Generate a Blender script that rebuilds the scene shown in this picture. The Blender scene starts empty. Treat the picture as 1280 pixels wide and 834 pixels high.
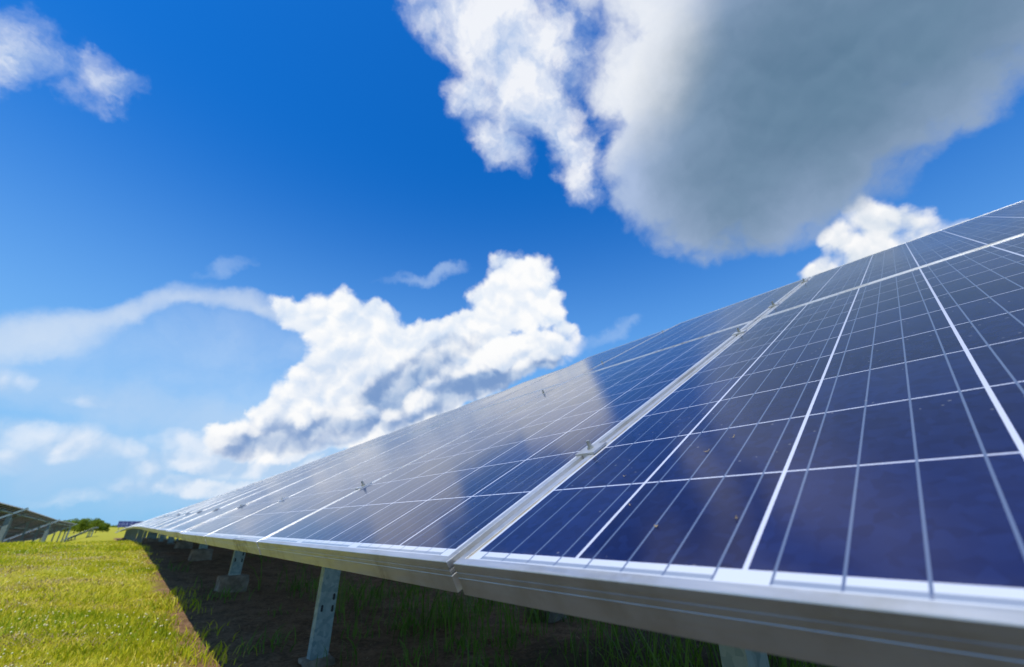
import bpy, bmesh, math, random
import numpy as np
from mathutils import Vector, Matrix
random.seed(7)
RNG = np.random.default_rng(11)
S = bpy.context.scene
COL = S.collection

# ------------------------------------------------------------------ camera
F_PX = 521.0                                  # focal length in pixels of a 1280 px wide frame
PITCH = math.atan2(241, 521)
HEAD = math.radians(41.06)                    # camera heading, clockwise from +Y (the row runs along +Y)
cam_d = bpy.data.cameras.new('camera'); cam = bpy.data.objects.new('camera', cam_d); COL.objects.link(cam)
cam_d.sensor_width = 36; cam_d.lens = F_PX / 1280 * 36
cam_d.clip_start = 0.02; cam_d.clip_end = 9000
cam.location = (0, 0, 0)
cam.rotation_euler = (math.pi/2 + PITCH, 0, -HEAD)
cam_d.dof.use_dof = True; cam_d.dof.focus_distance = 0.85; cam_d.dof.aperture_fstop = 4.2
S.camera = cam

def sky_dir(x, y):
    """direction in the sky of a cloud feature (bearings read off the photograph)"""
    X = x-640; Y = 417-y; Z = F_PX
    fy = Z*math.cos(PITCH) - Y*math.sin(PITCH); z = Y*math.cos(PITCH) + Z*math.sin(PITCH)
    return Vector((math.sin(HEAD)*fy + math.cos(HEAD)*X, math.cos(HEAD)*fy - math.sin(HEAD)*X, z)).normalized()

# ------------------------------------------------------------------ sun, exposure
SUN = Vector((-0.466, -0.25, 1.0)).normalized()
sun_el = math.asin(SUN.z); sun_az = math.atan2(SUN.x, SUN.y)
sd = bpy.data.lights.new('sun', 'SUN'); so = bpy.data.objects.new('sun', sd); COL.objects.link(so)
sd.energy = 4.2; sd.angle = math.radians(0.5); sd.color = (1.0, 0.95, 0.86)
so.rotation_euler = (-SUN).to_track_quat('-Z', 'Y').to_euler()
so.location = (0, 0, 20)
S.view_settings.view_transform = 'Standard'; S.view_settings.look = 'None'
S.view_settings.exposure = 0.0; S.view_settings.gamma = 1; S.view_settings.use_curve_mapping = False

# ------------------------------------------------------------------ node helper
class G:
    def __init__(s, tree): s.t = tree; s.n = tree.nodes; s.l = tree.links
    def put(s, sock, v):
        if isinstance(v, bpy.types.NodeSocket): s.l.new(v, sock)
        elif v is not None: sock.default_value = v
    def m(s, op, a, b=None, c=None, clamp=False):
        n = s.n.new('ShaderNodeMath'); n.operation = op; n.use_clamp = clamp
        for i, v in enumerate((a, b, c)):
            if v is not None: s.put(n.inputs[i], v)
        return n.outputs[0]
    def v(s, op, a, b=None, out=0, scale=None):
        n = s.n.new('ShaderNodeVectorMath'); n.operation = op
        s.put(n.inputs[0], a)
        if b is not None: s.put(n.inputs[1], b)
        if scale is not None: s.put(n.inputs['Scale'], scale)
        return n.outputs['Value'] if op in ('LENGTH', 'DOT_PRODUCT', 'DISTANCE') else n.outputs[0]
    def noise(s, vec, scale, detail=4, rough=.55, dist=0, color=False, lac=2.0):
        n = s.n.new('ShaderNodeTexNoise'); s.put(n.inputs['Vector'], vec); n.inputs['Scale'].default_value = scale
        n.inputs['Detail'].default_value = detail; n.inputs['Roughness'].default_value = rough
        n.inputs['Distortion'].default_value = dist; n.inputs['Lacunarity'].default_value = lac
        return n.outputs['Color' if color else 'Fac']
    def voro(s, vec, scale, detail=0, rough=.5, smooth=.4, feature='SMOOTH_F1', color=False):
        n = s.n.new('ShaderNodeTexVoronoi'); n.feature = feature; s.put(n.inputs['Vector'], vec)
        n.inputs['Scale'].default_value = scale
        n.inputs['Detail'].default_value = detail; n.inputs['Roughness'].default_value = rough
        if feature == 'SMOOTH_F1': n.inputs['Smoothness'].default_value = smooth
        return n.outputs['Color' if color else 'Distance']
    def ramp(s, v, a, b, lo=0., hi=1., mode='SMOOTHSTEP'):
        n = s.n.new('ShaderNodeMapRange'); n.interpolation_type = mode; s.put(n.inputs[0], v)
        for i, q in enumerate((a, b, lo, hi)): s.put(n.inputs[i+1], q)
        return n.outputs[0]
    def mix(s, f, a, b, blend='MIX'):
        n = s.n.new('ShaderNodeMix'); n.data_type = 'RGBA'; n.blend_type = blend
        s.put(n.inputs[0], f)
        for i, q in ((6, a), (7, b)):
            if not isinstance(q, bpy.types.NodeSocket): q = (*q[:3], 1)
            s.put(n.inputs[i], q)
        return n.outputs[2]

# ------------------------------------------------------------------ sky
W = bpy.data.worlds.new('World'); S.world = W; W.use_nodes = True
g = G(W.node_tree); W.node_tree.nodes.clear()
tc = g.n.new('ShaderNodeTexCoord'); D = tc.outputs['Generated']
sk = g.n.new('ShaderNodeTexSky'); sk.sky_type = 'NISHITA'; sk.sun_disc = False
sk.sun_elevation = sun_el; sk.sun_rotation = sun_az; sk.altitude = 0; sk.air_density = 1.0; sk.dust_density = 0.4; sk.ozone_density = 2.5
SKY_STRENGTH = 0.158
hs = g.n.new('ShaderNodeHueSaturation'); hs.inputs['Saturation'].default_value = 1.36; hs.inputs['Value'].default_value = 1.0
g.put(hs.inputs['Color'], sk.outputs[0])
skyc = g.mix(1.0, hs.outputs[0], tuple(q*SKY_STRENGTH for q in (0.20, 0.92, 1.30)), 'MULTIPLY')
sepD = g.n.new('ShaderNodeSeparateXYZ'); g.put(sepD.inputs[0], D)

sc_ = g.n.new('ShaderNodeSeparateColor'); g.put(sc_.inputs[0], g.noise(D, 7, 6, .6, color=True))
cb_ = g.n.new('ShaderNodeCombineXYZ')
for i_ in range(3): g.put(cb_.inputs[i_], g.m('SUBTRACT', sc_.outputs[i_], .5))
wn = cb_.outputs[0]
D1 = g.v('ADD', D, g.v('SCALE', wn, scale=.085))                  # gently warped sky direction
D2 = g.v('ADD', D, g.v('SCALE', wn, scale=.15))                  # more torn
def lobe(vec, x, y, rx, ry, ang=0):
    """rounded cloud lobe in direction space: positive inside, zero on its rim, in radians near the rim"""
    a = math.radians(ang); c = sky_dir(x, y)
    e1 = sky_dir(x+rx*math.cos(a), y-rx*math.sin(a)) - c
    e2 = sky_dir(x-ry*math.sin(a), y-ry*math.cos(a)) - c
    r1 = e1.length; x1 = (e1 - c*e1.dot(c)).normalized()
    y1 = c.cross(x1).normalized(); r2 = max(abs(e2.dot(y1)), .002)
    k = math.sqrt(r1*r2)
    p = g.v('DOT_PRODUCT', vec, tuple(x1/r1)); q = g.v('DOT_PRODUCT', vec, tuple(y1/r2))
    return g.m('MULTIPLY_ADD', g.m('MULTIPLY_ADD', p, p, g.m('MULTIPLY', q, q)), -k/2, k/2)
def field(vec, lobes, k=.02):
    F = None
    for L in lobes:
        f = lobe(vec, *L); F = f if F is None else g.m('SMOOTH_MAX', F, f, k)
    return F

sunstep = (sky_dir(300, 100) - sky_dir(420, 330)).normalized()*.022
vb = g.voro(D1, 13, 1.5, .5, feature='F1')                          # cauliflower lumps
vb2 = g.voro(g.v('ADD', D1, tuple(sunstep*.75)), 13, 1.5, .5, feature='F1')
fb = g.noise(D2, 5.5, 7, .6)
fb2 = g.noise(g.v('ADD', D2, tuple(sunstep*2)), 5.5, 5, .6)
rel = g.m('SUBTRACT', vb2, vb)                                    # >0 where a lump faces the sun
relf = g.m('SUBTRACT', fb, fb2)
VM = .635                                                         # lump level that neither grows nor eats the outline

hz = g.ramp(sepD.outputs[2], .78, -.08, 0, .95, 'SMOOTHERSTEP')
clear = g.mix(hz, skyc, (.27, .54, .87))                         # clear sky with its pale band over the horizon
cur = [clear]
def over(al, col): cur[0] = g.mix(al, cur[0], col)
def layer(F, amp_v, amp_f, soft, col, opac=1.0, bias=0.0):
    f = F
    if amp_v: f = g.m('MULTIPLY_ADD', g.m('SUBTRACT', VM, vb), amp_v, f)
    if amp_f: f = g.m('MULTIPLY_ADD', g.m('SUBTRACT', fb, .5), amp_f, f)
    al = g.ramp(f, -soft+bias, soft+bias)
    over(al if opac == 1 else g.m('MULTIPLY', al, opac), col)
def background():
    b = g.n.new('ShaderNodeBackground'); g.put(b.inputs[0], cur[0]); b.inputs[1].default_value = 1.0
    return b.outputs[0]
WHITE = (.93, .95, .99)

# --- lower part of the northern sky: high veil, horizon cumulus, the bright cumulus bank
Fc = field(D1, [(20, 428, 100, 21, 10), (140, 395, 90, 12, 14), (230, 382, 90, 9, 4), (325, 388, 60, 7, -12)], .035)
layer(Fc, 0, .075, .040, (.72, .80, .90), .70)
Fc = field(D1, [(150, 480, 150, 30, -5), (290, 505, 130, 50, -20), (230, 540, 120, 30, -12), (60, 560, 150, 22, 0), (300, 440, 120, 40, 0), (160, 430, 120, 25, 8)], .06)
layer(Fc, 0, .22, .13, (.66, .79, .95), .50, .03)
Fc = field(D1, [(120, 585, 170, 40, -6), (300, 585, 140, 36, 8), (200, 520, 160, 26, -10)], .05)
layer(Fc, 0, .12, .07, (.50, .66, .88), .55)
Fl = field(D1, [(95, 556, 85, 17, -8), (240, 612, 90, 9, 0), (190, 588, 26, 14, 0), (85, 623, 40, 7, 0), (15, 478, 26, 12, 0), (110, 503, 30, 8, -4), (15, 580, 32, 15, 10), (100, 545, 20, 10, 0),
                (190, 590, 22, 14, 0), (250, 560, 60, 14, -10), (330, 575, 120, 18, 0), (280, 605, 90, 10, 0)], .01)
layer(Fl, .022, .045, .022, g.mix(g.ramp(rel, -.22, .18, mode='LINEAR'), (.50, .66, .88), WHITE), .70)
Fw = field(D2, [(541, 337, 34, 7, 8), (282, 341, 18, 8, 25), (770, 410, 18, 8, 20)], .005)
layer(Fw, 0, .13, .034, (.55, .70, .92), .50)
LM = [(648, 352, 46, 40, 0), (632, 385, 50, 40, 0), (684, 380, 27, 34, 10), (706, 403, 34, 13, -12), (600, 415, 60, 34, 20), (662, 435, 62, 30, 0),
      (520, 440, 80, 44, -12), (425, 392, 44, 32, -25), (372, 398, 48, 24, -30), (455, 430, 72, 52, -10),
      (415, 485, 66, 44, 20), (345, 522, 45, 20, 20), (310, 547, 55, 16, 0), (480, 505, 120, 55, 15), (400, 545, 120, 28, 5), (570, 470, 100, 44, 20)]
FmL = field(D1, LM, .015)
shade = field(D1, [(515, 480, 85, 30, 28), (590, 478, 80, 22, 25), (430, 527, 95, 20, 10), (340, 555, 75, 11, 0), (655, 462, 60, 18, 22)], .05)
sh = g.ramp(g.m('ADD', g.m('MULTIPLY_ADD', g.m('SUBTRACT', fb, .5), .13, shade), g.m('MULTIPLY', rel, -.05)), -.035, .05)
cm = g.mix(sh, g.mix(g.ramp(g.m('MULTIPLY_ADD', relf, 1.6, rel), -.42, .22, mode='LINEAR'), (.66, .77, .93), (.98, .985, .99)), g.mix(g.ramp(rel, -.2, .2), (.20, .33, .60), (.34, .48, .72)))
layer(FmL, .036, .062, .010, cm, 1.0)
# bright heads that stand in front of the shaded base
Fh = field(D1, [(425, 475, 52, 30, 15), (380, 505, 46, 20, 30), (535, 492, 34, 13, 35), (455, 513, 50, 11, -8), (318, 536, 26, 10, 0), (660, 436, 84, 20, 12), (590, 455, 40, 14, 20)], .015)
layer(Fh, .032, .05, .018, g.mix(g.ramp(g.m('MULTIPLY_ADD', relf, 1.2, rel), -.34, .16, mode='LINEAR'), (.62, .73, .90), (.98, .985, .99)), .94)
bg_low = background(); cur[0] = clear

# --- upper part: torn clouds, the small cumulus on the right and the great grey cloud
Ft = field(D2, [(20, 70, 58, 34, -20), (80, 84, 70, 27, -26), (50, 78, 60, 30, -24), (0, 35, 70, 26, -30), (125, 100, 36, 12, -25), (-60, 60, 80, 55, 0)], .02)
layer(Ft, .03, .16, .040, g.mix(g.ramp(relf, -.05, .07), (.60, .72, .88), (.90, .94, .97)), .94)
Fr = field(D1, [(1100, 285, 62, 36, -8), (1150, 285, 50, 34, -15), (1060, 310, 40, 38, 30), (1030, 335, 40, 16, 20), (1120, 330, 90, 50, 0)], .02)
layer(Fr, .045, .04, .012, g.mix(g.ramp(g.m('MULTIPLY_ADD', relf, .8, rel), -.26, .20, mode='LINEAR'), (.70, .77, .86), (.97, .97, .98)), 1.0)
Fb = field(D2, [(640, 20, 110, 55, -10), (660, 90, 62, 90, 25), (600, 50, 70, 45, -50), (700, 150, 34, 70, 25), (590, 110, 30, 45, 30), (628, 182, 36, 20, -35), (718, 195, 30, 50, 20), (540, 15, 50, 30, -50), (690, 60, 60, 70, 0)], .02)
layer(Fb, .03, .19, .045, g.mix(g.ramp(relf, -.11, .10, mode='LINEAR'), (.46, .59, .84), (.92, .94, .98)), .95)
LA = [(800, 90, 72, 110, -10), (915, 90, 130, 120, 0), (850, 190, 95, 130, -10), (880, 275, 62, 62, 0), (985, 160, 190, 130, 20), (1085, 150, 110, 100, 0),
      (1140, 185, 40, 42, 0), (1180, 80, 130, 85, 25), (1290, 10, 190, 95, 25), (1000, -40, 420, 190, 0), (960, 265, 70, 44, 30), (1100, -350, 700, 330, 0)]
FA = field(D1, LA, .03)
dark = field(D1, [(1010, 100, 235, 150, 25), (1170, 20, 250, 105, 20), (915, 225, 72, 80, 0), (1100, -250, 500, 240, 0)], .08)
dk = g.ramp(g.m('MULTIPLY_ADD', g.m('SUBTRACT', fb, .5), .16, dark), -.17, .13)
lit = field(D1, [(785, 60, 60, 95, -25), (748, 120, 24, 60, 0)], .03)
lt = g.ramp(g.m('MULTIPLY_ADD', g.m('SUBTRACT', fb, .5), .22, lit), -.16, .09)
rim = g.mix(lt, (.40, .51, .73), (.92, .94, .97))
colA = g.mix(dk, rim, g.mix(g.ramp(g.m('MULTIPLY_ADD', rel, .35, fb), .2, .8, mode='LINEAR'), (.090, .180, .285), (.145, .250, .370)))
layer(FA, .035, .11, .028, colA, 1.0)
bg_high = background(); cur[0] = clear

# --- the rest of the sky, behind and beside the place photographed: scattered cumulus
up = g.ramp(sepD.outputs[2], .02, .12)
oa = g.m('MULTIPLY', g.ramp(fb, .54, .62), up)
over(oa, g.mix(g.ramp(relf, -.06, .06), (.5, .6, .75), (.9, .93, .98)))
bg_rest = background()

def side(p, q, ref):
    """plane through the eye and two sky points, positive on the side of ref"""
    n = sky_dir(*p).cross(sky_dir(*q)).normalized()
    if n.dot(sky_dir(*ref)) < 0: n = -n
    return g.v('DOT_PRODUCT', D, tuple(n))
is_high = g.m('GREATER_THAN', g.m('MAXIMUM', side((0, 215), (770, 295), (640, 100)), side((780, 300), (835, 420), (1000, 300))), 0)
is_front = g.m('GREATER_THAN', g.v('DOT_PRODUCT', D, tuple(sky_dir(640, 250))), .33)
m1 = g.n.new('ShaderNodeMixShader'); g.put(m1.inputs[0], is_high); g.put(m1.inputs[1], bg_low); g.put(m1.inputs[2], bg_high)
m2 = g.n.new('ShaderNodeMixShader'); g.put(m2.inputs[0], is_front); g.put(m2.inputs[1], bg_rest); g.put(m2.inputs[2], m1.outputs[0])
wo = g.n.new('ShaderNodeOutputWorld'); g.put(wo.inputs[0], m2.outputs[0])
W.cycles.sampling_method = 'MANUAL'; W.cycles.sample_map_resolution = 512

#SPLIT

# ------------------------------------------------------------------ helpers
def tag(o, label=None, cat=None, group=None, kind=None):
    if label: o['label'] = label
    if cat: o['category'] = cat
    if group: o['group'] = group
    if kind: o['kind'] = kind
    return o
def empty(name, loc):
    o = bpy.data.objects.new(name, None); COL.objects.link(o); o.location = loc; o.empty_display_size = .1
    return o
def link(name, me, parent=None, M=None):
    """M is the world matrix; parents here are unrotated and unscaled unless they are parts"""
    o = bpy.data.objects.new(name, me); COL.objects.link(o)
    M = M if M is not None else Matrix()
    if parent is not None:
        o.parent = parent
        M = WM[parent.name].inverted() @ M
    o.matrix_basis = M
    WM[o.name] = (WM[parent.name] @ M) if parent is not None else M
    return o
WM = {}
def thing(name, loc, R=None):
    o = empty(name, loc); M = Matrix.Translation(loc)
    if R is not None: M = M @ R; o.matrix_basis = M
    WM[o.name] = M
    return o
def mesh(name, bm, mats, smooth=False):
    me = bpy.data.meshes.new(name); bmesh.ops.recalc_face_normals(bm, faces=bm.faces[:]); bm.to_mesh(me); bm.free()
    for m_ in (mats if isinstance(mats, (list, tuple)) else [mats]): me.materials.append(m_)
    if smooth:
        for p in me.polygons: p.use_smooth = True
    return me
def np_mesh(name, V, Fq, mats, attrs=None, smooth=False):
    V = np.asarray(V, np.float32); Fq = np.asarray(Fq, np.int32); k = Fq.shape[1]
    me = bpy.data.meshes.new(name)
    me.vertices.add(len(V)); me.vertices.foreach_set('co', V.ravel())
    me.loops.add(Fq.size); me.loops.foreach_set('vertex_index', Fq.ravel())
    me.polygons.add(len(Fq)); me.polygons.foreach_set('loop_start', np.arange(0, Fq.size, k, dtype=np.int32))
    for nm, a in (attrs or {}).items():
        at = me.attributes.new(nm, 'FLOAT', 'POINT'); at.data.foreach_set('value', np.asarray(a, np.float32))
    me.update(); me.validate()
    if smooth: me.polygons.foreach_set('use_smooth', np.ones(len(Fq), bool))
    for m_ in (mats if isinstance(mats, (list, tuple)) else [mats]): me.materials.append(m_)
    return me
def bx(bm, x0, x1, y0, y1, z0, z1, M=None, mat=0):
    vs = [bm.verts.new(Vector(p)) for p in ((x0,y0,z0),(x1,y0,z0),(x1,y1,z0),(x0,y1,z0),(x0,y0,z1),(x1,y0,z1),(x1,y1,z1),(x0,y1,z1))]
    if M is not None:
        for v in vs: v.co = M @ v.co
    for f in ((3,2,1,0),(4,5,6,7),(0,1,5,4),(1,2,6,5),(2,3,7,6),(3,0,4,7)):
        bm.faces.new([vs[i] for i in f]).material_index = mat
    return vs
def cyl(bm, r, z0, z1, n=12, M=None, r2=None, cx=0, cy=0):
    r2 = r if r2 is None else r2
    a = [bm.verts.new((cx+r*math.cos(2*math.pi*i/n), cy+r*math.sin(2*math.pi*i/n), z0)) for i in range(n)]
    b = [bm.verts.new((cx+r2*math.cos(2*math.pi*i/n), cy+r2*math.sin(2*math.pi*i/n), z1)) for i in range(n)]
    for i in range(n): bm.faces.new((a[i], a[(i+1) % n], b[(i+1) % n], b[i]))
    bm.faces.new(a[::-1]); bm.faces.new(b)
    if M is not None:
        for v in a+b: v.co = M @ v.co
def extr(bm, pts, length, M=None):
    """closed 2-D outline (x, y) extruded along z from 0 to length"""
    a = [bm.verts.new((p[0], p[1], 0)) for p in pts]; b = [bm.verts.new((p[0], p[1], length)) for p in pts]
    n = len(pts)
    for i in range(n): bm.faces.new((a[i], a[(i+1) % n], b[(i+1) % n], b[i]))
    bm.faces.new(a[::-1]); bm.faces.new(b)
    if M is not None:
        for v in a+b: v.co = M @ v.co
def c_outline(w, d, t, lip):
    """lipped channel: web of width w along x, flanges d deep along y"""
    h = w/2
    return [(-h,0),(h,0),(h,d),(h-lip,d),(h-lip,d-t),(h-t,d-t),(h-t,t),(-h+t,t),(-h+t,d-t),(-h+lip,d-t),(-h+lip,d),(-h,d)]

# ------------------------------------------------------------------ materials
def mat(name):
    m_ = bpy.data.materials.new(name); m_.use_nodes = True
    G_ = G(m_.node_tree); b = m_.node_tree.nodes['Principled BSDF']
    return m_, G_, b
def objc(G_): return G_.n.new('ShaderNodeTexCoord').outputs['Object']
def geop(G_): return G_.n.new('ShaderNodeNewGeometry').outputs['Position']
def bump(G_, b, h, strength=.3, dist=.01):
    n = G_.n.new('ShaderNodeBump'); G_.put(n.inputs['Height'], h); n.inputs['Strength'].default_value = strength
    n.inputs['Distance'].default_value = dist; G_.put(b.inputs['Normal'], n.outputs[0])

PITCHY = .9945
ALU, q, b = mat('anodised_aluminium')
P_ = geop(q)
brush = q.noise(q.v('MULTIPLY', P_, (60, 4, 60)), 3, 4, .6)
dirt = q.noise(P_, 9, 6, .65)
stain = q.m('MULTIPLY', q.ramp(q.noise(P_, 3.1, 3, .5), .55, .68), q.ramp(q.noise(P_, 38, 6, .7), .42, .60))
q.put(b.inputs['Base Color'], q.mix(q.m('MULTIPLY', stain, .7), q.mix(q.ramp(dirt, .42, .72), (.57, .58, .60), (.45, .44, .41)), (.10, .075, .045)))
b.inputs['Metallic'].default_value = .75
q.put(b.inputs['Roughness'], q.ramp(brush, .2, .8, .36, .55))
bump(q, b, brush, .12, .001)

GALV, q, b = mat('galvanised_steel')
P_ = geop(q)
sp = q.voro(P_, 55, 0, feature='F1', color=True)
sepc = q.n.new('ShaderNodeSeparateColor'); q.put(sepc.inputs[0], sp)
v = q.m('MULTIPLY_ADD', sepc.outputs[0], .5, q.m('MULTIPLY', q.noise(P_, 14, 5, .6), .5))
q.put(b.inputs['Base Color'], q.mix(q.ramp(v, .2, .8), (.24, .33, .33), (.42, .51, .49)))
b.inputs['Metallic'].default_value = .35; q.put(b.inputs['Roughness'], q.ramp(v, .1, .9, .45, .62))
bump(q, b, v, .1, .001)

STEEL, q, b = mat('weathered_bolt_steel')
q.put(b.inputs['Base Color'], q.mix(q.noise(geop(q), 200, 3, .6), (.30, .29, .25), (.55, .56, .54)))
b.inputs['Metallic'].default_value = .8; b.inputs['Roughness'].default_value = .42

CONC, q, b = mat('concrete')
P_ = geop(q); n1 = q.noise(P_, 12, 8, .65); n2 = q.noise(P_, 90, 4, .6)
q.put(b.inputs['Base Color'], q.mix(q.ramp(n1, .35, .7), (.20, .145, .095), (.42, .33, .24)))
b.inputs['Roughness'].default_value = .92; bump(q, b, q.m('MULTIPLY_ADD', n2, .4, n1), .6, .02)

BACK, q, b = mat('dark_backsheet')
q.put(b.inputs['Base Color'], q.mix(q.noise(geop(q), 5, 5, .6), (.025, .038, .048), (.045, .062, .075)))
b.inputs['Roughness'].default_value = .55
BLACK, q, b = mat('black_plastic_and_slot_dark')
q.put(b.inputs['Base Color'], q.mix(q.noise(geop(q), 40, 3, .6), (.015, .015, .016), (.035, .035, .036))); b.inputs['Roughness'].default_value = .5

# module: x across 0..PW, y up the slope 0..PL, z = 0 on the top of the frame
PW, PL = .981, 1.632; GAPV = .012; CP = .1577; MX = (PW - 6*CP)/2; MY = (PL - 10*CP)/2
CELL, q, b = mat('solar_cells_under_glass')
O_ = objc(q); sx = q.n.new('ShaderNodeSeparateXYZ'); q.put(sx.inputs[0], O_); X_, Y_ = sx.outputs[0], sx.outputs[1]
cx_ = q.m('DIVIDE', q.m('SUBTRACT', X_, MX), CP); cy_ = q.m('DIVIDE', q.m('SUBTRACT', Y_, MY), CP)
fx = q.m('FRACT', cx_); fy = q.m('FRACT', cy_)
dx_ = q.m('MULTIPLY', q.m('MINIMUM', fx, q.m('SUBTRACT', 1, fx)), CP)        # metres to the nearest cell border
dy_ = q.m('MULTIPLY', q.m('MINIMUM', fy, q.m('SUBTRACT', 1, fy)), CP)
incx = q.m('LESS_THAN', q.m('ABSOLUTE', q.m('SUBTRACT', cx_, 3)), 3); incy = q.m('LESS_THAN', q.m('ABSOLUTE', q.m('SUBTRACT', cy_, 5)), 5)
incell = q.m('MULTIPLY', q.m('MULTIPLY', incx, incy), q.m('MULTIPLY', q.m('GREATER_THAN', dx_, .0019), q.m('GREATER_THAN', dy_, .0012)))
bus = q.m('ABSOLUTE', q.m('SUBTRACT', q.m('FRACT', q.m('MULTIPLY', fx, 4)), .5))      # four busbars per cell
yb = q.m('LESS_THAN', q.m('ABSOLUTE', q.m('SUBTRACT', cy_, 5)), 5.085)
isbus = q.m('MULTIPLY', q.m('MULTIPLY', q.m('LESS_THAN', bus, .0250), incx), yb)
# interconnect ribbons along the two short ends, joining pairs of strings
pr = q.m('ABSOLUTE', q.m('SUBTRACT', q.m('FRACT', q.m('MULTIPLY', cx_, .5)), .5))
prib = q.m('LESS_THAN', q.m('ABSOLUTE', q.m('SUBTRACT', q.m('ABSOLUTE', q.m('SUBTRACT', cy_, 5)), 5.065)), .017)
rib = q.m('MULTIPLY', q.m('MULTIPLY', q.m('LESS_THAN', pr, .4375), prib), incx)
wn_ = q.n.new('ShaderNodeTexWhiteNoise'); wn_.noise_dimensions = '3D'
oi = q.n.new('ShaderNodeObjectInfo')
cbn = q.n.new('ShaderNodeCombineXYZ'); q.put(cbn.inputs[0], q.m('FLOOR', cx_)); q.put(cbn.inputs[1], q.m('FLOOR', cy_)); q.put(cbn.inputs[2], q.m('MULTIPLY', oi.outputs['Random'], 97))
q.put(wn_.inputs[0], cbn.outputs[0])
cryst = q.voro(q.v('MULTIPLY', geop(q), (1, 1, 1)), 95, 0, feature='F1', color=True)
scr = q.n.new('ShaderNodeSeparateColor'); q.put(scr.inputs[0], cryst)
tone = q.m('MULTIPLY_ADD', wn_.outputs[0], .45, q.m('MULTIPLY_ADD', scr.outputs[0], .38, q.m('MULTIPLY', q.noise(geop(q), 7, 3), .4)))
cellc = q.mix(q.ramp(tone, .30, 1.15, mode='LINEAR'), (.0026, .0050, .044), (.0085, .0190, .098))
busc = (.10, .135, .23)
c = q.mix(incell, (.52, .54, .66), cellc)
marg = q.m('MULTIPLY', incx, incy)
c = q.mix(marg, (.52, .55, .60), c)
c = q.mix(rib, c, (.22, .26, .34))
c = q.mix(isbus, c, busc)
# dust, dried rain runs down the slope and specks on the glass
gp = geop(q)
dust = q.noise(gp, 2.3, 6, .6)
runs = q.noise(q.v('MULTIPLY', O_, (26, 1.6, 1)), 2.2, 4, .6)
speck = q.voro(gp, 60, 0, feature='F1')
spk = q.m('MULTIPLY', q.m('LESS_THAN', speck, .10), q.m('GREATER_THAN', q.noise(gp, 11, 2), .53))
film = q.m('ADD', q.m('MULTIPLY', q.m('MULTIPLY', q.ramp(dust, .35, .7), q.ramp(runs, .3, .7, .35, 1)), .015), .0012)
edge = q.m('MULTIPLY', q.ramp(Y_, .045, .0, 0, 1), q.ramp(q.noise(gp, 30, 5), .35, .7))
film = q.m('ADD', q.m('MULTIPLY_ADD', spk, .22, film), q.m('MULTIPLY', edge, .12), clamp=True)
c = q.mix(film, c, (.45, .43, .40))
c = q.mix(q.m('MULTIPLY', q.m('LESS_THAN', X_, .0145), q.ramp(q.noise(gp, 24, 5), .35, .6, .3, .9)), c, (.36, .27, .13))
q.put(b.inputs['Base Color'], c)
b.inputs['Roughness'].default_value = .6; b.inputs['Specular IOR Level'].default_value = .0
b.inputs['Coat Weight'].default_value = 1.0; b.inputs['Coat IOR'].default_value = 1.27
b.inputs['Sheen Weight'].default_value = .22; b.inputs['Sheen Roughness'].default_value = .35; b.inputs['Sheen Tint'].default_value = (.80, .86, .95, 1)
q.put(b.inputs['Coat Roughness'], q.m('ADD', q.m('MULTIPLY', q.ramp(dust, .3, .7), .05), .115))

SOIL, q, b = mat('meadow_ground')
gp = geop(q); sx = q.n.new('ShaderNodeSeparateXYZ'); q.put(sx.inputs[0], gp)
n0 = q.noise(gp, 1.1, 6, .6); n1 = q.noise(gp, 7, 7, .65); n2 = q.noise(gp, 45, 5, .6)
edge_n = q.m('MULTIPLY', q.m('SUBTRACT', n1, .5), .5)
xx = q.m('ADD', sx.outputs[0], edge_n)
bare = q.m('MULTIPLY', q.ramp(xx, .32, .55), q.ramp(xx, 3.6, 3.2))
bare = q.m('MULTIPLY', bare, q.ramp(sx.outputs[1], 62, 58))
dark_bounce = q.m('MULTIPLY', q.m('MULTIPLY', q.ramp(q.m('ADD', sx.outputs[1], edge_n), 2.3, 1.8), q.ramp(xx, -4.0, -3.4)), q.ramp(sx.outputs[1], -6, -5))  # unseen ground beside the camera, browned to darken the front frame's reflection
leftrow = q.m('MULTIPLY', q.m('MULTIPLY', q.ramp(xx, -6.9, -6.5), q.ramp(xx, -3.1, -3.5)), q.m('MULTIPLY', q.ramp(sx.outputs[1], 12, 13), q.ramp(sx.outputs[1], 77, 76)))  # hidden soil bared under the left row so its underside reflects dark
bare = q.m('MAXIMUM', bare, leftrow)
grassc = q.mix(q.ramp(n0, .3, .7), q.mix(n1, (.34, .28, .035), (.46, .40, .04)), q.mix(n1, (.26, .28, .02), (.40, .40, .03)))
soilc = q.mix(q.ramp(q.m('MULTIPLY_ADD', n2, .5, q.m('MULTIPLY', n1, .5)), .3, .7), (.12, .066, .034), (.34, .20, .11))
q.put(b.inputs['Base Color'], q.mix(dark_bounce, q.mix(bare, grassc, soilc), q.mix(n1, (.045, .032, .015), (.11, .080, .038)))); b.inputs['Roughness'].default_value = .95
b.inputs['Specular IOR Level'].default_value = .1
bump(q, b, q.m('MULTIPLY_ADD', n2, .35, n1), .9, .06)

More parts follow.
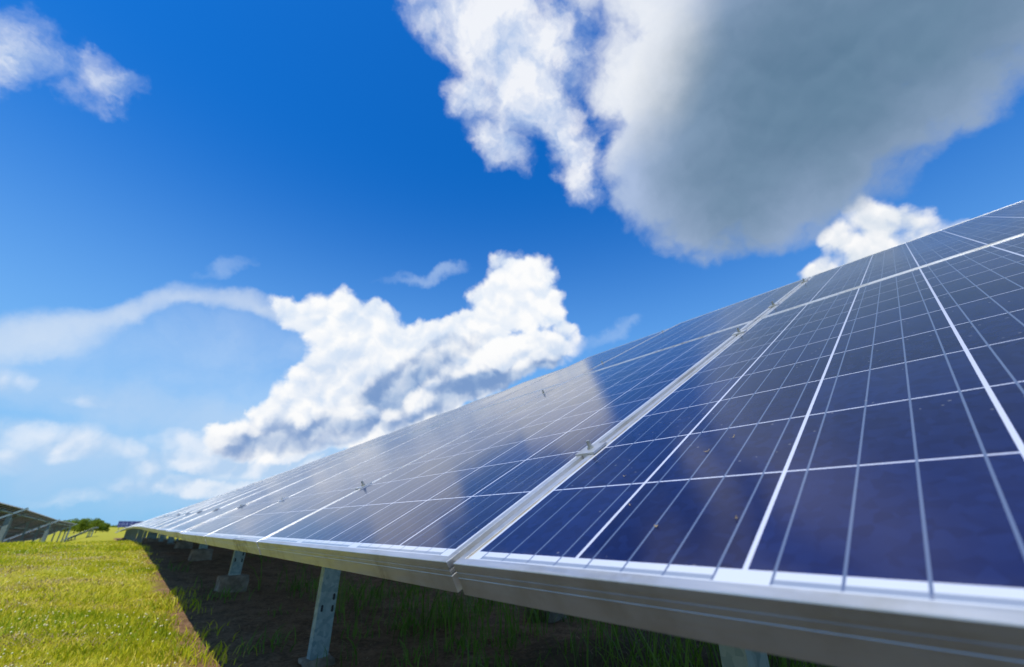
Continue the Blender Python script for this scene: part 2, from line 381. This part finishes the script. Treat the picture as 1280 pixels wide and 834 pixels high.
def leaf_mat(name, c_lo, c_mid, c_hi, trans=.35):
    m_, q, b = mat(name)
    at = q.n.new('ShaderNodeAttribute'); at.attribute_name = 'tint'
    big = q.noise(geop(q), 2.2, 6, .68)
    t = q.m('ADD', at.outputs['Fac'], q.m('MULTIPLY', q.m('SUBTRACT', big, .5), 1.5))
    c = q.mix(q.ramp(t, .0, .5, mode='LINEAR'), c_lo, c_mid); c = q.mix(q.ramp(t, .5, 1.0, mode='LINEAR'), c, c_hi)
    q.put(b.inputs['Base Color'], c); b.inputs['Roughness'].default_value = .55; b.inputs['Specular IOR Level'].default_value = .25
    tr = q.n.new('ShaderNodeBsdfTranslucent'); q.put(tr.inputs[0], c)
    mxs = q.n.new('ShaderNodeMixShader'); mxs.inputs[0].default_value = trans
    q.put(mxs.inputs[1], b.outputs[0]); q.put(mxs.inputs[2], tr.outputs[0])
    q.put(m_.node_tree.nodes['Material Output'].inputs[0], mxs.outputs[0])
    return m_
GRASS = leaf_mat('grass_blades', (.24, .33, .007), (.59, .54, .010), (.84, .66, .15))
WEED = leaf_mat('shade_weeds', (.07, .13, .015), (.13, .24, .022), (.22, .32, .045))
STRAW = leaf_mat('dry_straw', (.20, .13, .05), (.34, .24, .10), (.50, .38, .18), .2)
LEAF = leaf_mat('tree_leaves', (.11, .17, .014), (.21, .29, .022), (.32, .38, .035), .45)
FLOWER, q, b = mat('clover_flower')
q.put(b.inputs['Base Color'], q.mix(q.noise(geop(q), 60, 2), (.62, .52, .22), (.78, .72, .42))); b.inputs['Roughness'].default_value = .8
BARK, q, b = mat('bark'); q.put(b.inputs['Base Color'], q.mix(q.noise(geop(q), 20, 5), (.05, .038, .028), (.12, .09, .065))); b.inputs['Roughness'].default_value = .9
DRYLEAF, q, b = mat('dry_leaf'); q.put(b.inputs['Base Color'], q.mix(q.noise(geop(q), 300, 3), (.30, .20, .09), (.62, .50, .30))); b.inputs['Roughness'].default_value = .8

# ------------------------------------------------------------------ terrain
RY = [-40, 2.7, 5.2, 7.5, 9.6, 13, 20, 27, 58, 100, 170, 400, 6000]
RZ = [-.66, -.64, -.55, -.40, -.345, -.33, -.52, -.78, -1.02, -1.4, -1.75, -2.2, -2.5]
LZ = [-.66, -.64, -.55, -.42, -.36, -.345, -.85, -1.25, -1.72, -2.0, -2.1, -2.3, -2.5]
def ground(x, y):
    x = np.asarray(x, float); y = np.asarray(y, float)
    s = np.clip((-1.0 - x)/4.0, 0, 1); s = s*s*(3-2*s)
    z = np.interp(y, RY, RZ)*(1-s) + np.interp(y, RY, LZ)*s
    near = np.clip(1 - np.abs(y)/60, 0, 1)
    return z + near*(.012*np.sin(x*2.1+y*1.3) + .008*np.sin(x*4.7-y*3.1+1) + .006*np.sin(7.3*x+1.7*y))
def gz(x, y): return float(ground(x, y))
def axis(lo, hi, near_lo, near_hi, step):
    a = list(np.arange(near_lo, near_hi, step)); s_ = step; v_ = near_hi
    while v_ < hi: a.append(v_); s_ *= 1.22; v_ += s_
    a.append(hi); s_ = step; v_ = near_lo; pre = []
    while v_ > lo: s_ *= 1.22; v_ -= s_; pre.append(max(v_, lo))
    return np.array(sorted(set(pre + a)))
gx = axis(-5000, 5000, -6, 6, .12); gy = axis(-1500, 7000, -2, 22, .12)
XX, YY = np.meshgrid(gx, gy); ZZ = ground(XX, YY) + RNG.normal(0, .006, XX.shape)*(np.abs(YY) < 25)
nx, ny = len(gx), len(gy); idx = np.arange(nx*ny).reshape(ny, nx)
Q = np.stack([idx[:-1, :-1], idx[:-1, 1:], idx[1:, 1:], idx[1:, :-1]], -1).reshape(-1, 4)
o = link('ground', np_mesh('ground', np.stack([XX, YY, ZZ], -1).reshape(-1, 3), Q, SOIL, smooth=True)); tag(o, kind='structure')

# ------------------------------------------------------------------ module meshes
def frame_mesh():
    bm = bmesh.new()
    prof = [(.0006, 0), (0, -.0008), (0, -.0085), (.0003, -.0089), (.0003, -.0117), (0, -.0118), (0, -.0160), (.0003, -.0163), (.0003, -.0181), (0, -.0184),
            (0, -.0392), (.0008, -.040), (.028, -.040), (.028, -.0380), (.002, -.0380), (.002, -.0070), (.0115, -.0070), (.0115, -.0006), (.0109, 0)]
    rings = []
    for cx0, cy0, sx_, sy_ in ((0, 0, 1, 1), (PW, 0, -1, 1), (PW, PL, -1, -1), (0, PL, 1, -1)):
        rings.append([bm.verts.new((cx0+sx_*d, cy0+sy_*d, z)) for d, z in prof])
    n = len(prof)
    for r in range(4):
        A_, B_ = rings[r], rings[(r+1) % 4]
        for i in range(n): bm.faces.new((A_[i], A_[(i+1) % n], B_[(i+1) % n], B_[i]))
    return mesh('solar_panel', bm, ALU)
FRAME = frame_mesh()
bm = bmesh.new(); bx(bm, .0115, PW-.0115, .0115, PL-.0115, -.006, -.0016, mat=1)
bm.faces.ensure_lookup_table(); bm.faces[1].material_index = 0
GLASS = mesh('glass_sheet', bm, [CELL, BACK])
bm = bmesh.new(); bx(bm, PW/2-.055, PW/2+.055, PL-.22, PL-.10, -.028, -.006)
for sx_ in (-1, 1):
    M_ = Matrix.Translation((PW/2+sx_*.03, PL-.22, -.02)) @ Matrix.Rotation(math.pi/2, 4, 'X')
    cyl(bm, .004, 0, .55, 6, M_)
JBOX = mesh('junction_box', bm, BLACK)
def clamp_mesh():
    bm = bmesh.new()
    bx(bm, -.021, .021, -.022, .022, .0005, .0040)          # top plate bridging both frames
    bx(bm, -.0055, .0055, -.022, .022, -.030, .0005)        # tongue down between them
    return mesh('clamp', bm, ALU)
def bolt_mesh():
    bm = bmesh.new()
    cyl(bm, .0080, .0040, .0056, 14); cyl(bm, .0064, .0056, .0118, 6); cyl(bm, .0038, .0118, .0235, 10)
    return mesh('bolt', bm, STEEL)
def stub_mesh():
    bm = bmesh.new(); cyl(bm, .0080, .0040, .0056, 14); cyl(bm, .0064, .0056, .0110, 6); cyl(bm, .0038, .0110, .0135, 10)
    return mesh('bolt', bm, ALU)
STUB = None
def strip_mesh():
    bm = bmesh.new()
    bx(bm, -.0066, .0066, .012, SLOPE-.004, -.0085, -.0055)
    return mesh('joint_strip', bm, ALU)
CLAMP, BOLT, STUB = clamp_mesh(), bolt_mesh(), stub_mesh()
bm = bmesh.new(); cyl(bm, .012, 0, .008, 6); HEXHEAD = mesh('bolt', bm, STEEL)
bm = bmesh.new(); extr(bm, [(.006*math.cos(a_)+.0, .006*math.sin(a_)+(.010 if math.sin(a_) > 0 else -.010)) for a_ in [2*math.pi*k/16 for k in range(16)]], .0015)
SLOT = mesh('dark_slot', bm, BLACK)  # black plate standing in for the dark of an open slot
bm = bmesh.new(); bx(bm, .0, PITCHY, PL-.0004, PL+GAPV+.0004, -.0105, -.0080); SUN_BLOCK = mesh('seam_sun_block', bm, ALU)  # added strip that blocks the sun streak through the module seam

# ------------------------------------------------------------------ rows of modules
SLOPE = 2*PL + GAPV; Y0 = .4875
STRIP = strip_mesh()
def slope_axes(tau):
    return Matrix(((0, math.cos(tau), -math.sin(tau)), (-1, 0, 0), (0, math.sin(tau), math.cos(tau)))).to_4x4()
def near_profile(y):      # low edge height, tilt, low edge X of our row
    zl = float(np.interp(y, [-3, 3, 9, 12, 18, 27, 60], [-.0405, -.0405, -.005, 0, -.04, -.16, -.58]))
    ta = float(np.interp(y, [-3, 1.5, 5, 10, 16, 60], [29.5, 29.5, 28.0, 26.2, 24.6, 24.4]))
    return .3236, zl, math.radians(ta)
ST = {}
def channel(name, p0, p1, w, d, up=Vector((0, 0, 1)), t=.004, lip=.012, mat_=None):
    """lipped channel from p0 to p1, web facing -up"""
    z = (p1-p0).normalized(); x = up.cross(z).normalized(); y = z.cross(x)
    M = Matrix((x, y, z)).transposed().to_4x4(); M.translation = p0
    bm = bmesh.new(); extr(bm, c_outline(w, d, t, lip), (p1-p0).length)
    return mesh(name, bm, mat_ or GALV), M
def slots(bm, ln, w):
    pass
def build_table(label, group, ys, prof, clamps=False, jbox=True, gap_rafters=(), post_ys=None, low_post=True, footing=True, detail=True):
    """ys: module left-joint Y positions (each module spans y-PITCH .. y); prof(y) -> low edge X, Z, tilt"""
    yc = (min(ys)+max(ys))/2; xl, zl, ta = prof(yc)
    root = thing('solar_array', Vector((xl+1.4, yc, gz(xl+1.4, yc)))); tag(root, label, 'solar array', group)
    for j, y in enumerate(ys):
        xl, zl, ta = prof(y-PITCHY/2); A = slope_axes(ta)
        for r in range(2):
            off = r*(PL+GAPV)
            jx, jz = random.uniform(-.0012, .0012), random.uniform(-.0008, .0008)
            M = Matrix.Translation((xl, y-.007+jx, zl)) @ A @ Matrix.Translation((0, off, jz))
            p = link('solar_panel', FRAME, root, M); link('glass_sheet', GLASS, p, M)
            if jbox: link('junction_box', JBOX, p, M)
        if j > 0 and detail:
            xl, zl, ta = prof(y-PITCHY)
            link('joint_strip', STRIP, root, Matrix.Translation((xl, y-PITCHY-.0002, zl)) @ slope_axes(ta))
        if detail: link('seam_sun_block', SUN_BLOCK, root, Matrix.Translation((xl, y, zl-.0006)) @ slope_axes(ta))
        if clamps and j > 0:
            yj = y - PITCHY            # joint on the near side of this module
            for v_ in (.335, 1.365, PL+GAPV+.335, PL+GAPV+1.30):
                M = Matrix.Translation((xl, yj, zl)) @ A @ Matrix.Translation((0, v_, 0)) 
                cl = link('clamp', CLAMP, root, M); link('bolt', BOLT if j < 4 else STUB, cl, M @ Matrix.Translation((0, 0, -random.uniform(0, .005))) @ Matrix.Rotation(random.uniform(0, 1), 4, 'Z'))
    lo, hi = min(ys)-PITCHY, max(ys)
    # purlins under the modules
    for v_ in (.335, 1.365, PL+GAPV+.335, PL+GAPV+1.30):
        pts = []
        for y in (lo+.02, hi-.02):
            xl, zl, ta = prof(y); A = slope_axes(ta)
            pts.append((Matrix.Translation((xl, y, zl)) @ A) @ Vector((0, v_, -.041)))
        up = slope_axes(prof(yc)[2]) @ Vector((0, 0, 1))
        me, M = channel('purlin', pts[0], pts[1], .05, .055, up=-Vector(up[:3]) if False else Vector(up[:3]))
        # web down: shift so that the open side meets the frame
        M = Matrix.Translation(-Vector(up[:3])*.056) @ M
        link('purlin', me, root, M)
    pys = post_ys if post_ys is not None else np.arange(lo+.9, hi-.3, 2.3)
    for k, y in enumerate(pys):
        xl, zl, ta = prof(y); A = Matrix.Translation((xl, y, zl)) @ slope_axes(ta)
        a, b_ = A @ Vector((0, .62, -.158)), A @ Vector((0, SLOPE-.10, -.158))
        up = (slope_axes(ta) @ Vector((0, 0, 1))); up = Vector(up[:3])
        me, M = channel('rafter', a, b_, .05, .06, up=up); link('rafter', me, root, M)
        for px_, fr in ((.955-.3236, True), (2.35, False)):
            top = A @ Vector((0, px_/math.cos(ta), -.10)); x = top.x
            zg = gz(x, y)
            if fr and not low_post: continue
            me, M = channel('post', Vector((x, y-.035, zg-.12)), Vector((x, y-.035, top.z)), .092, .050, up=Vector((0, 1, 0)), t=.004, lip=.016)
            po = link('post', me, root, M)
            if fr and detail:
                for s_ in (-1, 1):                                       # bolt heads on the web
                    for hz_ in (-.17, -.255):
                        link('bolt', HEXHEAD, po, Matrix.Translation((x+s_*.028, y-.0352, top.z+hz_)) @ Matrix.Rotation(math.pi/2, 4, 'X'))
                for sx_, hz_ in ((.030, .30), (.030, .245), (-.026, .25)):
                    link('dark_slot', SLOT, po, Matrix.Translation((x+sx_, y-.0352, zg+hz_)) @ Matrix.Rotation(math.pi/2, 4, 'X'))
            if footing:
                bm = bmesh.new()
                big = not (fr and clamps and k in (1, 2))
                r_ = .112 if big else .072; h_ = .11 if big else .02
                bmesh.ops.create_cube(bm, size=1)
                bmesh.ops.subdivide_edges(bm, edges=bm.edges[:], cuts=5, use_grid_fill=True)
                for v in bm.verts:
                    q_ = v.co.copy(); q2 = q_.normalized()*.62; v.co = q_*.75 + q2*.25
                    v.co.x *= r_*2.1; v.co.y *= r_*2.0; v.co.z *= (h_+.12)*1.1
                    v.co += Vector((random.gauss(0, .004), random.gauss(0, .004), random.gauss(0, .004)))
                    v.co += Vector((x, y, zg+(h_-.12)/2))
                link('footing', mesh('footing', bm, CONC, smooth=True), root)
    return root
GR = 'tables of solar panels in the long row'
def ysrange(i0, n): return [Y0 + PITCHY*(i0+k) for k in range(n)]
build_table('nearest table of dark blue solar panels, filling the lower right', GR, ysrange(-1, 10), near_profile, clamps=True,
            post_ys=[-1.75, .47, 2.72, 5.17, 7.46])
build_table('second table of the long row, joined to the far end of the nearest', GR, ysrange(9, 10), lambda y: near_profile(y), clamps=True,
            post_ys=[9.6, 11.9, 14.2, 16.5, 18.0])
build_table('third table of the long row, a thin pale sliver seen very flat', GR, ysrange(19, 10), near_profile, clamps=True)
build_table('fourth table of the long row, low strip just before its far end', GR, ysrange(29, 10), near_profile, detail=False)
build_table('farthest table of the long row, ending at the crest of the grass', GR, ysrange(39, 12), near_profile, detail=False)

def left_profile(y):
    zt = float(np.interp(y, [12, 24.5, 31, 50, 76, 110], [1.0, .80, .75, .45, .26, -.05]))
    ta = math.radians(29.5)
    return -3.3 - SLOPE*math.cos(ta), zt - SLOPE*math.sin(ta), ta
GL = 'tables of the row in front, seen from behind'
def left_table(label, y0, n):
    t = build_table(label, GL if y0 < 80 else None, [y0 + PITCHY*(k+1) for k in range(n)], left_profile, detail=False,
                    post_ys=list(np.arange(y0+1.2, y0+n*PITCHY-.5, 6.3)))
    # the end rafter carries no module and stands out in the sun
    y = y0+n*PITCHY+.30
    xl, zl, ta = left_profile(y); A = Matrix.Translation((xl, y, zl)) @ slope_axes(ta)
    me, M = channel('rafter', A @ Vector((0, -.1, -.10)), A @ Vector((0, SLOPE+.12, -.10)), .16, .09, up=Vector((slope_axes(ta) @ Vector((0, 0, 1)))[:3])); link('rafter', me, t, M)
    for px_ in (.7, 2.45):
        top = A @ Vector((0, px_/math.cos(ta), -.10)); zg = gz(top.x, y)
        me, M = channel('post', Vector((top.x, y, zg-.1)), Vector((top.x, y, top.z)), .16, .09, up=Vector((0, 1, 0)), lip=.02); link('post', me, t, M)
left_table('nearest table of the left row, dark underneath, cut off by the left edge', 12.5, 18)
left_table('second table of the left row, dark underside ending in a pale diagonal beam', 31.4, 18)
left_table('third table of the left row, lower and partly hidden behind the second', 51.5, 23)
def left_profile(y):
    ta = math.radians(29.5)
    return -1.7 - SLOPE*math.cos(ta), -.10 - .004*(y-88) - SLOPE*math.sin(ta), ta
left_table('small low table standing alone in front of the green trees', 84, 14)

# far array that shows us its front, beyond the end of the row
root = thing('solar_array', Vector((4, 172, gz(4, 172)))); tag(root, 'distant dark blue solar array facing the camera beyond the end of the long row', 'solar array')
for j in range(6):
    for r in range(2):
        ta = math.radians(29.5)
        A = Matrix(((1, 0, 0), (0, math.cos(ta), -math.sin(ta)), (0, math.sin(ta), math.cos(ta)))).to_4x4()
        M = Matrix.Translation((1.1 + j*PITCHY*1.0, 170, -.25)) @ A @ Matrix.Translation((0, r*(PL+GAPV), 0))
        p = link('solar_panel', FRAME, root, M); link('glass_sheet', GLASS, p, M)
for x in (1.6, 3.8, 6.2):
    me, M = channel('post', Vector((x, 171, gz(x, 171)-.1)), Vector((x, 171, .20)), .12, .05, up=Vector((0, 1, 0))); link('post', me, root, M)
    me, M = channel('post', Vector((x, 172.4, gz(x, 172.4)-.1)), Vector((x, 172.4, .98)), .12, .05, up=Vector((0, 1, 0))); link('post', me, root, M)

# ------------------------------------------------------------------ trees on the horizon
def leaf_cloud(centres, n_per, spread, size):
    V = []; T = []
    for c_, s_ in centres:
        n = int(n_per*s_)
        d = RNG.normal(size=(n, 3)); d /= np.linalg.norm(d, axis=1)[:, None]
        r = RNG.uniform(.35, 1, n)**.5
        P0 = np.array(c_) + d*r[:, None]*spread*s_*np.array([1, 1, .8])
        u = RNG.normal(size=(n, 3)); u /= np.linalg.norm(u, axis=1)[:, None]; w = np.cross(u, RNG.normal(size=(n, 3))); w /= np.linalg.norm(w, axis=1)[:, None]
        sz = size*RNG.uniform(.6, 1.4, n)[:, None]
        V.append(np.stack([P0-u*sz, P0-w*sz*.5, P0+u*sz, P0+w*sz*.5], 1)); T.append(np.repeat(RNG.uniform(0, 1, n)*.6 + RNG.uniform(0, .35), 4))
    V = np.concatenate(V).reshape(-1, 3); T = np.concatenate(T)
    return V, np.arange(len(V)).reshape(-1, 4), T
TREES = [(-10.8, 205, 4.4, 'rounded bright green tree, leftmost in the clump on the horizon'),
         (-9.0, 212, 5.0, 'broad bright green tree, second from the left in the horizon clump'),
         (-7.2, 206, 5.2, 'fullest and tallest green tree in the middle of the horizon clump'),
         (-5.4, 214, 4.9, 'green tree just right of the tallest one in the horizon clump'),
         (-3.6, 208, 4.2, 'lower dark green tree near the right end of the horizon clump'),
         (-1.9, 216, 3.2, 'smallest bush-like tree at the right end of the horizon clump')]
for x, y, h, lab in TREES:
    zg = gz(x, y); t = thing('tree', Vector((x, y, zg))); tag(t, lab, 'tree', 'trees on the horizon')
    bm = bmesh.new(); cyl(bm, .14, -.2, h*.6, 8, Matrix.Translation((x, y, zg)), r2=.05)
    for k in range(5):
        a = k*1.3; d = Vector((math.cos(a)*.7, math.sin(a)*.7, 1)).normalized()
        M = d.to_track_quat('Z', 'Y').to_matrix().to_4x4(); M.translation = (x, y, zg+h*(.25+.06*k)); cyl(bm, .06, 0, h*.35, 6, M, r2=.02)
    link('trunk', mesh('trunk', bm, BARK), t)
    cs = []
    for k in range(16):
        a = RNG.uniform(0, 6.28); rr = RNG.uniform(.2, 1)*h*.36; zz = RNG.uniform(.22, .80)*h
        rr *= 1.1 - .5*abs(zz/h-.45)*2
        cs.append(((x+rr*math.cos(a), y+rr*math.sin(a), zg+zz), RNG.uniform(.7, 1.2)))
    V, Fq, T = leaf_cloud(cs, 330, h*.21, .13)
    link('crown', np_mesh('crown', V, Fq, LEAF, {'tint': T}), t)

# distant tree belt on the rim of the fields, far behind everything
V, T = [], []
for k in range(900):
    x = RNG.uniform(-900, 1500); y = 1500 + RNG.normal(0, 40)
    hgt = RNG.uniform(4, 9)*(.6+.4*math.sin(x*.01))
    n = 26
    P0 = np.stack([x+RNG.normal(0, 5, n), y+RNG.normal(0, 3, n), -2.5+RNG.uniform(0, 1, n)*hgt], 1)
    u = RNG.normal(size=(n, 3)); w = np.cross(u, RNG.normal(size=(n, 3))); u /= np.linalg.norm(u, axis=1)[:, None]; w /= np.linalg.norm(w, axis=1)[:, None]
    V.append(np.stack([P0-u*2, P0-w*1.5, P0+u*2, P0+w*1.5], 1)); T.append(RNG.uniform(0, .7, n*4))
V = np.concatenate(V).reshape(-1, 3)
o = link('distant_woods', np_mesh('distant_woods', V, np.arange(len(V)).reshape(-1, 4), LEAF, {'tint': np.concatenate(T)}))
tag(o, 'low belt of far-off woodland along the horizon', 'woodland', kind='stuff')

# ------------------------------------------------------------------ grass and weeds
def blades(P, h, w, lean=.45, tint=None, seg=2):
    """curved tapering blades, P (n,3) roots"""
    n = len(P); a = RNG.uniform(0, 2*np.pi, n); la = RNG.uniform(0, 2*np.pi, n)
    L = RNG.uniform(.1, 1, n)*lean*h
    side_ = np.stack([np.cos(a), np.sin(a), 0*a], 1)*w[:, None]/2
    ld = np.stack([np.cos(la), np.sin(la), 0*la], 1)
    rows = []
    for k in range(seg):
        f = k/seg
        c_ = P + ld*(L*f*f)[:, None] + np.array([0, 0, 1])*(h*f)[:, None]
        s_ = side_*(1-.35*f); rows += [c_-s_, c_+s_]
    tip = P + ld*L[:, None] + np.array([0, 0, 1])*h[:, None]*(1-.12*lean)
    rows += [tip-side_*.12, tip+side_*.12]
    V = np.stack(rows, 1); m_ = V.shape[1]
    base = (np.arange(n)*m_)[:, None]
    Fq = np.concatenate([base+np.array([2*k, 2*k+1, 2*k+3, 2*k+2]) for k in range(seg)], 1).reshape(-1, 4)
    T = np.repeat(tint if tint is not None else RNG.uniform(0, 1, n), m_)
    return V.reshape(-1, 3), Fq, T
def merge(parts):
    Vs, Fs, Ts, o_ = [], [], [], 0
    for V, Fq, T in parts: Vs.append(V); Fs.append(Fq+o_); Ts.append(T); o_ += len(V)
    return np.concatenate(Vs), np.concatenate(Fs), np.concatenate(Ts)
def blotch(x, y, s=1.0, ph=0.0):
    return (np.sin(x*1.7*s+ph+1.3*np.sin(y*1.1*s)) + np.sin(y*2.3*s+ph*2+1.1*np.sin(x*2.9*s)) + .7*np.sin((x+y)*4.1*s+ph))/2.7
parts = []
for (y0, y1, x0, dens, hh, ww) in ((2.4, 5.0, -1.6, 12000, .030, .0050), (5.0, 8.0, -3.6, 5200, .038, .007), (8.0, 12.0, -7, 2200, .045, .011), (12, 17, -12, 700, .055, .016)):
    x1 = .78; n = int((y1-y0)*(x1-x0)*dens)
    x = RNG.uniform(x0, x1, n); y = RNG.uniform(y0, y1, n)
    keep = (x < .50 + .13*blotch(x*3, y*2, 1.6) + RNG.normal(0, .05, n)) & (RNG.uniform(0, 1, n) < .55 + .5*blotch(x, y, 2.2, 1))
    x, y = x[keep], y[keep]; n = len(x)
    bl = blotch(x, y, 1.0, .5)
    bl = bl + .5*blotch(x, y, 2.7, 4)
    h = hh*RNG.uniform(.45, 1.3, n)*np.clip(1-.45*bl, .35, 1.6); tint = np.clip(.50 + .32*bl + RNG.normal(0, .20, n), 0, 1)
    P0 = np.stack([x, y, ground(x, y)-.004], 1)
    parts.append(blades(P0, h, ww*RNG.uniform(.7, 1.4, n), .9, tint))
V, Fq, T = merge(parts)
o = link('grass', np_mesh('grass', V, Fq, GRASS, {'tint': T})); tag(o, 'sunlit yellow-green mown grass left of the panel row', 'grass', kind='stuff')

# dead blades scattered through the lawn, thicker in worn patches
n = 34000; y = RNG.uniform(2.4, 11, n); x = -.4*y*RNG.uniform(0, 1, n)*1.3 + .5*RNG.uniform(0, 1, n)
k_ = blotch(x, y, 2.7, 4) + RNG.normal(0, .22, n) > .22; x, y = x[k_], y[k_]; n = len(x)
V, Fq, T = blades(np.stack([x, y, ground(x, y)+.008], 1), RNG.uniform(.012, .034, n), RNG.uniform(.003, .006, n)*(1+y*.08), 2.2, RNG.uniform(.3, 1, n))
o = link('dead_grass', np_mesh('dead_grass', V, Fq, STRAW, {'tint': T})); tag(o, 'tan dead blades in worn patches of the sunlit lawn', 'dry grass', kind='stuff')
# brighter sprigs along the shade line and clover heads
parts = []
n = 1500; x = RNG.normal(.47, .11, n); y = RNG.uniform(2.3, 5.2, n); k_ = blotch(x, y, 4, 2) > -.1; x, y = x[k_], y[k_]; n = len(x)
parts.append(blades(np.stack([x, y, ground(x, y)], 1), RNG.uniform(.03, .075, n), RNG.uniform(.005, .009, n), .9, RNG.uniform(0, .7, n)))
V, Fq, T = merge(parts)
o = link('grass', np_mesh('grass_sprigs', V, Fq, GRASS, {'tint': T})); tag(o, 'taller fresh grass sprigs along the edge of the shade', 'grass', kind='stuff')
bm = bmesh.new()
for k in range(1700):
    y = random.uniform(2.8, 11); x = random.uniform(-.35*y, .45)
    if blotch(x, y, 1.4, 3) < -.1: continue
    s_ = random.uniform(.0028, .0062)
    bmesh.ops.create_icosphere(bm, subdivisions=1, radius=s_, matrix=Matrix.Translation((x, y, gz(x, y)+random.uniform(.03, .065))))
o = link('clover_flowers', mesh('clover_flowers', bm, FLOWER)); tag(o, 'small cream clover heads scattered through the sunlit grass', 'flowers', kind='stuff')

# weeds, tufts and straw on the shaded soil
parts = []
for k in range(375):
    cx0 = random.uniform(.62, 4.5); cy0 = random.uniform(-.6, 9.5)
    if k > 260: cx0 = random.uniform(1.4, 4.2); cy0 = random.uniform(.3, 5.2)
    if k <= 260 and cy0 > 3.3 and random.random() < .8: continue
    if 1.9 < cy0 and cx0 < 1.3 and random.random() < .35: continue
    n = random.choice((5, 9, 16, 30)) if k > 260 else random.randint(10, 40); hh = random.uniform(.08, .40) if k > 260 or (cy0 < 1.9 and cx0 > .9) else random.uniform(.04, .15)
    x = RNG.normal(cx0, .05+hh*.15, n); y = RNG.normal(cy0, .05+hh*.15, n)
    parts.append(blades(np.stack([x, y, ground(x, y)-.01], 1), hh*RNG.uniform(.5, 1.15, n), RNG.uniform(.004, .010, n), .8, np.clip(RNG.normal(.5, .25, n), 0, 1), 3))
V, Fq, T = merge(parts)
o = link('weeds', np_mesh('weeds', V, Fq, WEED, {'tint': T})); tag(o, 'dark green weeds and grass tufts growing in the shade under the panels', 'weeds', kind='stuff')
n = 9000; x = RNG.uniform(.45, 3.6, n); y = RNG.uniform(-.5, 14, n)
h = RNG.uniform(.02, .07, n); P0 = np.stack([x, y, ground(x, y)], 1)
V, Fq, T = blades(P0, h*.35, RNG.uniform(.002, .005, n), 6.0, RNG.uniform(0, 1, n))
o = link('dry_straw', np_mesh('dry_straw', V, Fq, STRAW, {'tint': T})); tag(o, 'dry brown stalks littering the bare soil under the panels', 'dry grass', kind='stuff')

# ------------------------------------------------------------------ bits of dry leaf on the nearest panel
def on_panel(px, py):
    d = sky_dir(px, py); xl, zl, ta = near_profile(0); nrm = Vector((-math.sin(ta), 0, math.cos(ta)))
    t = (Vector((xl, 0, zl)) - nrm*.0014).dot(nrm)/d.dot(nrm)
    return d*t, nrm, ta
for px, py, ln, wd, rot, lab in ((884, 565, .011, .0035, .5, 'small tan leaf scrap lying by a cell line, lower of the two long scraps'),
                                 (917, 547, .014, .0020, 1.1, 'thin curled straw bit above the tan leaf scrap, mid panel'),
                                 (821, 659, .006, .0040, .3, 'orange-brown crumb of leaf on the second cell column near the frame'),
                                 (921, 649, .005, .0022, 1.4, 'pale crumb beside the thick white cell line near the frame'),
                                 (788, 632, .004, .0034, .2, 'greyish dried dropping left of the orange-brown crumb'),
                                 (781, 596, .007, .0022, .1, 'tiny tan sliver highest up, right of the bolted clamp')):
    P0, nrm, ta = on_panel(px, py)
    bm = bmesh.new(); n = 5; vs = []
    for i in range(n+1):
        f = i/n*2-1; w_ = wd*.33*(1-f*f)**.6 + .0002
        for s_ in (-1, 1): vs.append(bm.verts.new((f*ln*.36, s_*w_ + .18*ln*f*f, .0006 + .0014*f*f + random.uniform(0, .0004))))
    for i in range(n): bm.faces.new((vs[2*i], vs[2*i+2], vs[2*i+3], vs[2*i+1]))
    bmesh.ops.solidify(bm, geom=bm.faces[:], thickness=.0004)
    M = Matrix.Translation(P0) @ slope_axes(ta) @ Matrix.Rotation(rot, 4, 'Z')
    tag(link('leaf_scrap', mesh('leaf_scrap', bm, DRYLEAF), None, M), lab, 'dry leaf', 'leaf scraps on the nearest panel')
